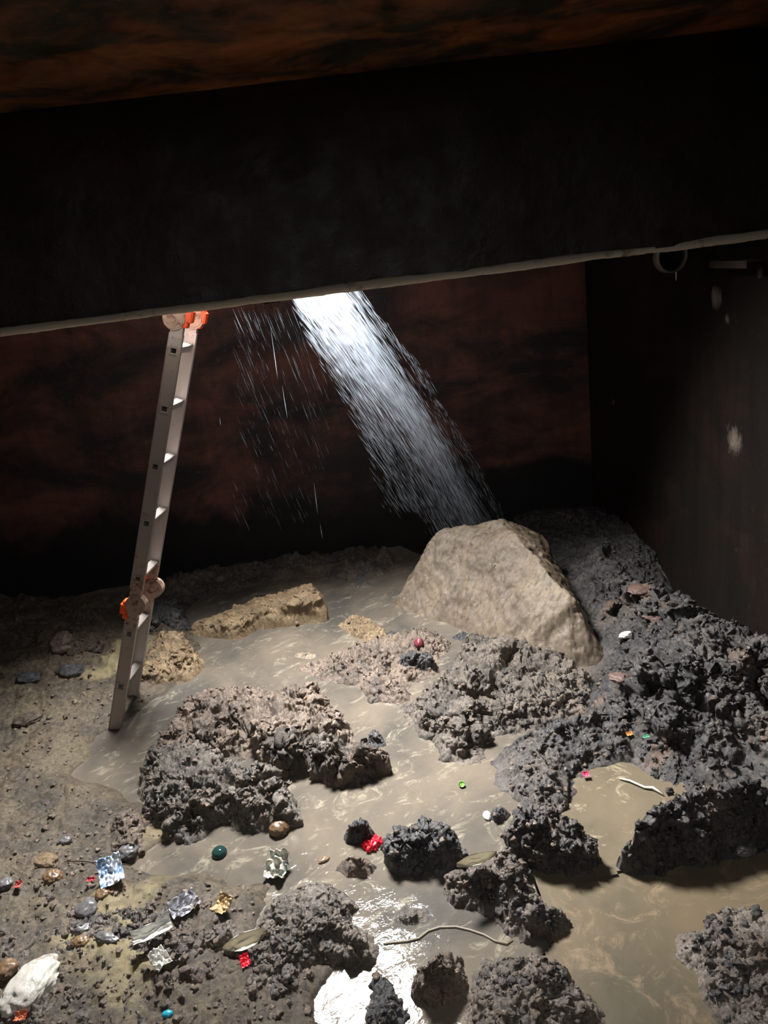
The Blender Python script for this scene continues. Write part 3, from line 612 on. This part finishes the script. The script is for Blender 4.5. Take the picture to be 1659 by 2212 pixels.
# ---------------------------------------------------------------- water jet
def water_drops(name, label):
    m = NT('white water'); m.b.inputs['Base Color'].default_value = (0.46, 0.50, 0.56, 1); m.b.inputs['Roughness'].default_value = 0.2
    tr = m.n('ShaderNodeBsdfTransparent'); tl = m.n('ShaderNodeBsdfTranslucent'); tl.inputs[0].default_value = (0.46, 0.51, 0.58, 1)
    a = m.n('ShaderNodeMixShader'); a.inputs[0].default_value = 0.5; m.link(m.b.outputs[0], a.inputs[1]); m.link(tl.outputs[0], a.inputs[2])
    b = m.n('ShaderNodeMixShader'); b.inputs[0].default_value = 0.24; m.link(a.outputs[0], b.inputs[2]); m.link(tr.outputs[0], b.inputs[1])
    m.link(b.outputs[0], m.out.inputs[0])
    r = np.random.RandomState(5)
    S0, S1 = np.array(on_y(610, 600, 3.34)), np.array(on_y(722, 590, 3.40))
    E0, E1 = np.array(on_y(985, 1140, 4.25)), np.array(on_y(1075, 1150, 4.35))
    V, Fc = [], []
    def path(a, e, t):
        s = S0+(S1-S0)*a; q = E0+(E1-E0)*e
        p = s+(q-s)*t; p = p+np.array([0.09, 0.06, 0.10])*4*t*(1-t)*0.30
        return p
    def streak(pa, pb, w):
        d = pb-pa; L = np.linalg.norm(d)+1e-9; d = d/L
        s = np.cross(d, [0.3, 1, 0.1]); s /= np.linalg.norm(s); u = np.cross(d, s); n = len(V)
        mid = pa+(pb-pa)*0.6
        V.append(pa)
        for k in range(3):
            an = 2*math.pi*k/3; V.append(mid+w*(math.cos(an)*s+math.sin(an)*u))
        V.append(pb)
        for k in range(3): Fc.append((n, n+1+k, n+1+(k+1) % 3)); Fc.append((n+4, n+1+(k+1) % 3, n+1+k))
    for i in range(7500):                               # dense core
        a = r.normal(0.5, 0.27); a = a if -.05 < a < 1.08 else r.rand(); t = r.rand()**1.25*1.02; e = np.clip(0.5+(a-.5)*0.8+r.normal(0, .12), 0, 1.1)
        L = r.uniform(.015, .07); off = r.normal(0, .016+.012*t, 3)*np.array([1, 1.5, 1])
        streak(path(a, e, t)+off, path(a, e, min(1.05, t+L))+off, r.uniform(.0003, .0008)*(1.2-.4*t))
    for i in range(2600):                                # ragged fringe falling away on the left
        t = r.rand(); k = r.rand()**1.6
        off = np.array([-0.01-k*(0.13+0.05*math.sin(t*13)), 0.05*r.normal(), -0.02-k*(0.20+.05*math.sin(t*23))])*min(1, t*2.2+.05)
        L = r.uniform(.012, .07)
        aa = r.rand()**2*.35; streak(path(aa, aa, t)+off, path(aa, aa, t+L)+off+np.array([0, 0, -.006]), r.uniform(.0002, .0008))
    for i in range(500):                                 # loose spray on the right
        t = r.rand(); off = np.array([0.02+r.rand()*.05, 0, .02+r.rand()*.05])*min(1, t*2+.3)
        L = r.uniform(.01, .04); streak(path(1, 1, t)+off, path(1, 1, t+L)+off, r.uniform(.0003, .0008))
    for i in range(320):                                 # thin rain dripping from the hatch rim
        x = r.uniform(500, 700); p = np.array(on_y(x, 660+r.rand()**1.5*450, r.uniform(3.3, 3.9)))
        L = r.uniform(.03, .12); streak(p, p+np.array([.012*L/.05, 0, -L]), r.uniform(.0001, .0003))
    for (x0, y0, x1, y1, w) in ((584, 705, 600, 815, .0012), (590, 750, 600, 820, .0009), (609, 830, 621, 905, .0018), (678, 1040, 686, 1110, .0016), (474, 900, 477, 920, .001), (691, 1130, 697, 1165, .0013)):
        streak(np.array(on_y(x0, y0, 3.5)), np.array(on_y(x1, y1, 3.5)), w)
    return tag(mesh_np(name, V, Fc, m.m, smooth=False), label, 'water', kind='stuff')
water_drops('water_jet', 'white jet of water spraying from the hatch down onto the tan boulder')

# ---------------------------------------------------------------- fittings
def surf(px, py):
    """where the view through a pixel meets mud or water, found on the finished ground meshes"""
    return HIT(px, py)
from mathutils.bvhtree import BVHTree
bpy.context.view_layer.update()
allv, allf = [], []
for o in MOUNDS+[o for o in COL.objects if o.name.startswith(('floor', 'muddy_water'))]:
    me = o.data; n = len(me.vertices); co = np.empty(n*3, np.float32); me.vertices.foreach_get('co', co)
    co = co.reshape(-1, 3)+np.array(o.location, np.float32); k = sum(len(a) for a in allv)
    lv = np.empty(len(me.loops), np.int32); me.loops.foreach_get('vertex_index', lv)
    allv.append(co); allf.append(lv.reshape(-1, 4)+k)
BV = BVHTree.FromPolygons(np.concatenate(allv).tolist(), np.concatenate(allf).tolist())
def HIT(px, py):
    h = BV.ray_cast(C0, ray(px, py)); return h[0] if h[0] is not None else on_z(px, py)

pipe_c = on_y(1455, 553, 3.42); 
bm = bmesh.new()
ax = Vector((WALL_XR, pipe_c.y, pipe_c.z)); d = (Vector((1, .25, 0))).normalized()
p0 = Vector(pipe_c); rr = 0.062; seg = 32
q = Vector((0, 1, 0.0)).to_track_quat('Z', 'Y'); prev = None
prof = [(rr, 0), (rr+.007, 0), (rr+.007, .06), (rr, .06), (rr, 0)]
vs = [[bm.verts.new(p0+Vector((r_*math.cos(2*math.pi*k/seg), l_, r_*math.sin(2*math.pi*k/seg)*1.05))) for k in range(seg)] for r_, l_ in prof[:4]]
for a, b in ((0, 1), (1, 2), (2, 3), (3, 0)):
    for k in range(seg): bm.faces.new((vs[a][k], vs[a][(k+1) % seg], vs[b][(k+1) % seg], vs[b][k]))
pipe = obj('open_pipe', bm, simple('silted pipe', (0.07, 0.055, 0.04), 0.6, 0, (40, .002)), None, True)
bm = bmesh.new(); box(bm, ((pipe_c.x+rr+WALL_XR)/2, pipe_c.y+.04, pipe_c.z), (WALL_XR-pipe_c.x-rr+.004, .03, .03)); obj('wall_bracket', bm, WALL_BEAM, pipe)
tag(pipe, 'short open pipe end with a dark bore under the beam at the right', 'pipe')
bm = bmesh.new(); cyl(bm, p0+Vector((0, .045, 0)), p0+Vector((0, .055, 0)), rr+.003, 32)
o = obj('bore_shade', bm, DARKHOLE, pipe)  # dark disc standing for the shade inside the open bore
bm = tube([p0+Vector((.012, 0, -rr-.008-.012*k)) for k in range(4)], [.003, .0028, .002, .001], 6)
obj('drip_crust', bm, CRUST, pipe)
# stiffener along the right wall
bm = bmesh.new(); zz = on_y(1600, 556, 3.4).z
dd = ray(1575, 566); zz = (C0+dd*((WALL_XR-.07)/dd.x)).z; box(bm, (WALL_XR-.037, 3.20, zz), (.072, .30, .010)); box(bm, (WALL_XR-.070, 3.20, zz-.012), (.008, .30, .026))
tag(obj('wall_stiffener', bm, steel_wall('ledge plate', (0.02, 0.013, 0.009), (0.06, 0.03, 0.018))), 'rusty angle-bar stiffener on the right wall just under the beam', 'stiffener')
# small dark lug under the beam beside the jet
a = on_y(588, 650, BEAM_Y+.03); bm = bmesh.new()
Mr = Matrix.Translation(a)
box(bm, (0, 0, 0), (.072, .03, .014), Mr); box(bm, (-.026, 0, -.006), (.014, .022, .012), Mr); box(bm, (.02, 0, .014), (.02, .02, .03), Mr)
bmesh.ops.bevel(bm, geom=bm.edges[:], offset=.003, segments=2, affect='EDGES')
tag(obj('steel_lug', bm, DARKHOLE), 'small black steel lug under the beam left of the jet', 'lug')

# ---------------------------------------------------------------- litter and stones
def crumple(name, label, cat, px, py, w, h, mat, thick=0.25, rot=0.0, sub=4, amp=0.22, sc=3.0, seed=0.0, lift=0.3, group=None, tilt=0.0, billowy=False):
    """crumpled body, w and h in photo pixels at its distance"""
    p = HIT(px, py); k = (p-C0).dot(fwd)/F; W2, H2 = w*k/2, h*k/2
    bm = bmesh.new(); bmesh.ops.create_icosphere(bm, subdivisions=sub, radius=1.0)
    co = np.array([v.co[:] for v in bm.verts])
    n = billow(co, sc, 3, 0.55, seed)-0.5 if billowy else fbm(co, sc, 3, 0.55, seed)
    co = co*(1+amp*n[:, None]*1.6)
    th = thick*min(W2, H2)*2
    depth = H2*1.25
    Rz = Matrix.Rotation(rot, 3, 'Z') @ Matrix.Rotation(tilt, 3, 'X')
    for v, c in zip(bm.verts, co): v.co = Rz @ Vector((c[0]*W2, c[1]*depth, c[2]*th))
    o = obj(name, bm, mat, None, True); o.location = p+Vector((0, depth*0.2, th*lift))
    return tag(o, label, cat, group)
def sheet(name, label, cat, px, py, w, h, mat, rot=0.0, n=26, amp=0.3, curl=0.25, seed=0.0, up_=0.012, t=0.0015, group=None, tilt=0.3, shape=None):
    """thin crumpled film or leaf with real thickness"""
    p = HIT(px, py); k = (p-C0).dot(fwd)/F; W2, H2 = w*k/2, h*k/2*1.25
    us = np.linspace(-1, 1, n); U, Vv = np.meshgrid(us, us)
    wv = 1-0.18*np.abs(pnoise(np.stack([U.ravel()*2, U.ravel()*0+seed, U.ravel()*0], 1)).reshape(U.shape))
    if shape == 'leaf': wv = np.clip(1-np.abs(U)**2.2, 0.02, 1)
    x = U*W2; y = Vv*H2*wv
    Q = np.stack([U.ravel(), Vv.ravel(), np.full(U.size, seed)], 1)
    z = (np.abs(fbm(Q, 1.4, 2, .45, seed))*amp*min(W2, H2)*2).reshape(U.shape)+curl*min(W2, H2)*(Vv**2)*2+0.3*curl*W2*(U**2)
    idx = np.arange(n*n).reshape(n, n); q = quads((n, n)); V = np.stack([x.ravel(), y.ravel(), z.ravel()], 1)
    V2 = V-np.array([0, 0, t]); ed = []
    for line in (idx[0], idx[-1][::-1], idx[:, -1], idx[:, 0][::-1]):
        for a, b in zip(line, line[1:]): ed.append((b, a, a+n*n, b+n*n))
    M3 = np.array(Matrix.Rotation(rot, 3, 'Z') @ Matrix.Rotation(tilt, 3, 'X'))
    VV = np.concatenate([V, V2]) @ M3.T
    o = mesh_np(name, VV, np.concatenate([q, q[:, ::-1]+n*n, np.array(ed)]), mat, smooth=True); o.location = p+Vector((0, 0, up_))
    return tag(o, label, cat, group)

BAG = simple('milky plastic film', (0.46, 0.44, 0.39), 0.25, 0, (22, .008), ((0.20, 0.165, 0.14), 12, 0.52))
FOIL = simple('silver foil', (0.5, 0.5, 0.54), 0.22, 0.6, (90, .003), ((0.16, 0.13, 0.14), 40, .52))
RED = simple('red wrapper film', (0.70, 0.012, 0.03), 0.25, 0, (110, .003), ((0.75, .25, .28), 120, .68))
BLUE = simple('blue printed film', (0.10, 0.19, 0.33), 0.25, 0, (70, .003), ((0.55, 0.57, 0.58), 24, .42))
GREENG = simple('dark green glass', (0.012, 0.035, 0.03), 0.08, 0, None, ((0.10, 0.10, 0.06), 30, .66))
LEAF = simple('pale dry leaf', (0.46, 0.42, 0.32), 0.45, 0, (40, .002), ((0.17, 0.12, 0.075), 24, .55))
WHITE = simple('dirty white scrap', (0.60, 0.59, 0.54), 0.35, 0, (60, .002), ((0.26, 0.19, 0.13), 50, .58))
TEAL = simple('turquoise plastic', (0.02, 0.30, 0.42), 0.3)
GOLD = simple('gold paper', (0.30, 0.20, 0.09), 0.35, 0.1, (60, .002), ((0.6, .57, .52), 50, .6))
BRICK = simple('brick fragment', (0.09, 0.05, 0.038), 0.6, 0, (60, .003), ((0.05, .03, .025), 22, .52))
STONE1 = simple('brown wet stone', (0.14, 0.085, 0.045), 0.35, 0, (40, .003), ((0.05, .035, .025), 22, .52))
STONE2 = simple('grey wet stone', (0.10, 0.095, 0.095), 0.35, 0, (40, .003), ((0.05, .045, .04), 22, .55))
TWIG = simple('dark twig', (0.05, 0.032, 0.018), 0.6)

crumple('plastic_bag', 'milky white crumpled plastic bag at the lower left corner', 'plastic bag', 65, 2150, 98, 112, BAG, rot=R(-24), amp=.10, seed=3.3, thick=.28, lift=.45, sc=1.6, sub=5)
sheet('food_wrapper', 'blue and white torn wrapper on the left bank', 'wrapper', 243, 1896, 50, 52, BLUE, rot=R(20), amp=.5, seed=5.0, tilt=.45, up_=.02)
sheet('food_wrapper', 'shiny silver wrapper left of the brown rubble ridge top', 'wrapper', 400, 1967, 62, 36, FOIL, rot=R(32), amp=.5, seed=7.0, tilt=.3)
crumple('food_wrapper', 'crumpled bright red wrapper on the dark fibrous ridge', 'wrapper', 803, 1829, 40, 26, RED, thick=.34, rot=R(28), amp=.45, seed=9.0, lift=.5, sc=2.6)
crumple('glass_bottle', 'dark green glass bottle end poking from the grey water', 'bottle', 474, 1847, 33, 28, GREENG, thick=.42, rot=R(15), amp=.03, seed=2.0, lift=.3)
sheet('food_wrapper', 'small white and gold packet with a red corner on the rubble ridge', 'wrapper', 483, 1962, 36, 34, GOLD, rot=R(-35), amp=.3, seed=12.0)
sheet('dry_leaf', 'long pale curled leaf over the reddish-brown block', 'leaf', 535, 2052, 98, 30, LEAF, rot=R(16), amp=.2, curl=.5, seed=14.0, shape='leaf', up_=.02)
sheet('red_scrap', 'red plastic scrap just below the long curled leaf', 'scrap', 531, 2084, 20, 22, RED, rot=R(20), amp=.4, seed=15.0)
sheet('plastic_strip', 'pale folded plastic strip above the reddish-brown block', 'scrap', 332, 2026, 84, 26, WHITE, rot=R(22), amp=.4, curl=.5, seed=16.0)
sheet('white_scrap', 'torn white scrap left of the reddish-brown block', 'scrap', 348, 2083, 36, 38, WHITE, rot=R(40), amp=.6, seed=17.0)
crumple('bottle_cap', 'turquoise plastic cap at the bottom edge, left part', 'cap', 362, 2193, 24, 14, TEAL, thick=.45, amp=.03, seed=18.0, sub=3)
sheet('orange_scrap', 'orange-red scrap below the milky plastic bag', 'scrap', 48, 2203, 26, 16, simple('orange scrap', (0.45, .12, .05), .4), seed=19.0)
sheet('dry_leaf', 'cream curled strip on top of the brown ribbed mound', 'leaf', 1030, 1872, 92, 20, LEAF, rot=R(10), amp=.25, curl=.6, seed=21.0, shape='leaf', up_=.014)
bm = tube([HIT(1338, 1684)+Vector((0, 0, .006)), HIT(1360, 1690)+Vector((0, 0, .008)), HIT(1392, 1704)+Vector((0, 0, .007)), HIT(1410, 1706)+Vector((0, 0, .009)), HIT(1432, 1719)+Vector((0, 0, .006))], [.003, .004, .0045, .006, .003], 8)
tag(obj('white_stick', bm, simple('bleached stick', (0.62, .60, .50), .4), None, True), 'thin bleached stick floating in the olive pool', 'stick')
sheet('pink_scrap', 'tiny pink scrap at the far edge of the olive pool', 'scrap', 1266, 1680, 14, 10, simple('pink', (0.75, .06, .14), .4), seed=23.0)
crumple('pebble', 'white pebble touching the round dark clod', 'pebble', 1053, 1766, 18, 22, simple('white pebble', (0.62, .58, .50), .35, 0, (60, .002)), thick=.4, amp=.15, seed=24.0, sub=3)
sheet('food_wrapper', 'grey-white wrapper with a teal side half sunk in the grey water', 'wrapper', 603, 1880, 46, 48, simple('teal grey film', (0.40, .37, .31), .25, 0, (60, .003), ((0.07, .16, .16), 26, .50)), rot=R(-20), amp=.7, seed=25.0, tilt=.4)
sheet('red_scrap', 'dark red scrap left of the blue and white wrapper', 'scrap', 198, 1906, 18, 8, simple('dark red', (0.30, .01, .03), .4), seed=26.0)
sheet('red_scrap', 'faded red scrap at the left edge of the bank', 'scrap', 42, 1918, 14, 13, simple('faded red', (0.35, .05, .04), .5), seed=27.0)
crumple('shell', 'white shell on the black slope below the brick pieces', 'shell', 1354, 1376, 34, 16, WHITE, thick=.4, amp=.12, seed=28.0, rot=R(10), lift=.6)
sheet('orange_scrap', 'tiny orange scrap low on the black slope', 'scrap', 1360, 1592, 14, 8, simple('orange bit', (0.65, .28, .08), .4), seed=29.0)
sheet('green_scrap', 'tiny green scrap low on the black slope', 'scrap', 1396, 1597, 14, 6, simple('green bit', (0.08, .35, .17), .4), seed=30.0)
sheet('green_leaf', 'small green leaf floating in the middle pool', 'leaf', 998, 1698, 14, 12, simple('leaf green', (0.18, .42, .07), .5), seed=31.0, shape='leaf', up_=.004)
crumple('brick_fragment', 'upper reddish brick fragment on the black slope', 'brick', 1388, 1276, 58, 40, BRICK, thick=.22, rot=R(-35), amp=.16, seed=33.0, lift=-.1, sc=1.5)
crumple('brick_fragment', 'lower orange-brown brick fragment on the black slope', 'brick', 1413, 1334, 46, 26, BRICK, thick=.22, rot=R(-40), amp=.16, seed=34.0, lift=.1, sc=1.5)
crumple('brick_fragment', 'brown brick fragment at the middle of the black slope, below the shell', 'brick', 1340, 1466, 46, 32, BRICK, thick=.22, rot=R(-40), amp=.16, seed=35.0, lift=-.1, sc=1.5)
crumple('river_stone', 'shiny layered stone at the front tip of the grey clotted mound', 'stone', 604, 1800, 44, 30, STONE1, thick=.55, amp=.10, seed=36.0, lift=.5, sc=1.6)
bm = tube([HIT(x, y)+Vector((0, 0, .007)) for x, y in ((140, 1865), (180, 1863), (215, 1867), (250, 1868), (285, 1872))], [.0015, .003, .0025, .002, .001], 6)
tag(obj('twig', bm, TWIG, None, True), 'thin dark twig lying on the left bank above the blue wrapper', 'twig')
bm = tube([HIT(x, y)+Vector((0, 0, .001)) for x, y in ((828, 2040), (850, 2037), (880, 2034), (905, 2028), (925, 2012), (950, 2004), (985, 2003), (1015, 2010), (1045, 2020), (1070, 2034), (1095, 2040), (1108, 2032))], [.002]+[.0045]*10+[.002], 8)
tag(obj('sediment_line', bm, simple('brown silt line', (0.13, .105, .07), .5), None, True), 'winding brown thread of sediment in the grey front pool', 'sediment')
crumple('purple_scrap', 'dull crimson scrap beside the black ribbed clod', 'scrap', 906, 1394, 20, 20, simple('crimson', (0.13, .02, .03), .4), thick=.5, seed=37.0, sub=3)
crumple('brown_shell', 'amber-brown snail-like stone on the left bank near the faded red scrap', 'stone', 113, 1904, 44, 32, STONE1, thick=.5, amp=.12, seed=38.0)
for i, (x, y, w, h, m, lab) in enumerate([
    (222, 1935, 34, 26, STONE1, 'brown pointed stone below the blue and white wrapper'),
    (190, 1972, 50, 44, STONE2, 'round grey stone at the left foot of the rubble ridge'),
    (178, 2012, 42, 24, STONE2, 'blue-grey flat stone left of the rubble ridge, below the round grey one'),
    (172, 2040, 40, 24, STONE1, 'orange-brown stone above the milky plastic bag'),
    (230, 2030, 60, 22, STONE2, 'long flat grey stone beside the orange-brown stone'),
    (275, 1845, 46, 30, STONE2, 'grey speckled stone at the edge of the left bank, right end of the twig'),
    (140, 1820, 30, 20, STONE2, 'small green-grey stone in the ochre bank'),
    (10, 1915, 34, 26, STONE2, 'dark stone cut by the left edge of the view'),
    (15, 2100, 44, 36, STONE1, 'brown stone at the left edge above the milky bag'),
    (100, 1865, 60, 30, MUD_YELLOW, 'ochre stone at the left end of the twig'),
    (60, 1560, 60, 30, MUD_BANK, 'half-buried brown stone on the shaded left bank'),
    (135, 1398, 55, 50, MUD_BROWN, 'round brown stone on the shaded rubble heap left of the ladder'),
    (60, 1470, 56, 30, MUD_DARK, 'black stone at the front of the shaded rubble heap'),
    (150, 1455, 60, 34, MUD_DARK, 'black stone just left of the ladder'),
    (700, 1860, 26, 12, STONE1, 'small reddish stone in the grey water left of the brown clod'),
    (1388, 1810, 20, 16, STONE2, 'small stone at the right shore of the olive pool'),
    (1610, 1840, 50, 30, STONE2, 'wet grey stone in the shallow water under the big overhanging lump')]):
    crumple('stone', lab, 'stone', x, y, w, h, m, thick=.42, amp=.14, seed=50+i*2.1, rot=R((i*47) % 60-30), lift=.25, sc=1.5)

def crumbs(name, label, n, box_, mat, rmin, rmax, seed):
    r = np.random.RandomState(seed); bm = bmesh.new(); bmesh.ops.create_icosphere(bm, subdivisions=2, radius=1.0)
    B = np.array([v.co[:] for v in bm.verts]); Fb = np.array([[v.index for v in f.verts] for f in bm.faces]); bm.free()
    V, Fc, k = [], [], 0
    while k < n:
        n -= 1
        px, py = r.uniform(box_[0], box_[2]), r.uniform(box_[1], box_[3]); p = HIT(px, py)
        if p.z < 0.016 or p.x > WALL_XR-.03 or (800 < px < 1325 and 1050 < py < 1440): continue
        sz = rmin+(rmax-rmin)*r.rand()**3; sd_ = r.rand()*50
        C = B*(1+0.9*fbm(B, 1.9, 3, .7, sd_)[:, None])*sz*np.array([1, r.uniform(.7, 1.2), r.uniform(.6, .9)])
        V.append(C+np.array(p)+np.array([0, 0, -sz*.1])); Fc.append(Fb+k*len(B)); k += 1
    return tag(mesh_np(name, np.concatenate(V), np.concatenate(Fc), mat), label, 'mud crumbs', kind='stuff')
crumbs('mud_crumbs', 'loose brown mud crumbs strewn over the mounds and banks', 6000, (0, 1330, 1300, 2212), MUD_BROWN, .0025, .013, 3)
crumbs('mud_crumbs', 'loose black mud crumbs strewn over the slope on the right', 4500, (1000, 1180, 1659, 2150), MUD_SLOPE, .003, .016, 4)

for o in list(COL.objects):
    g = {'stone': 'loose stones in the mud', 'mud clod': 'mud clods around the pools', 'mud mound': 'mud mounds on the tank floor',
         'brick': 'brick fragments on the black slope', 'wrapper': 'litter wrappers in the mud'}.get(o.get('category'))
    if g: o['group'] = g
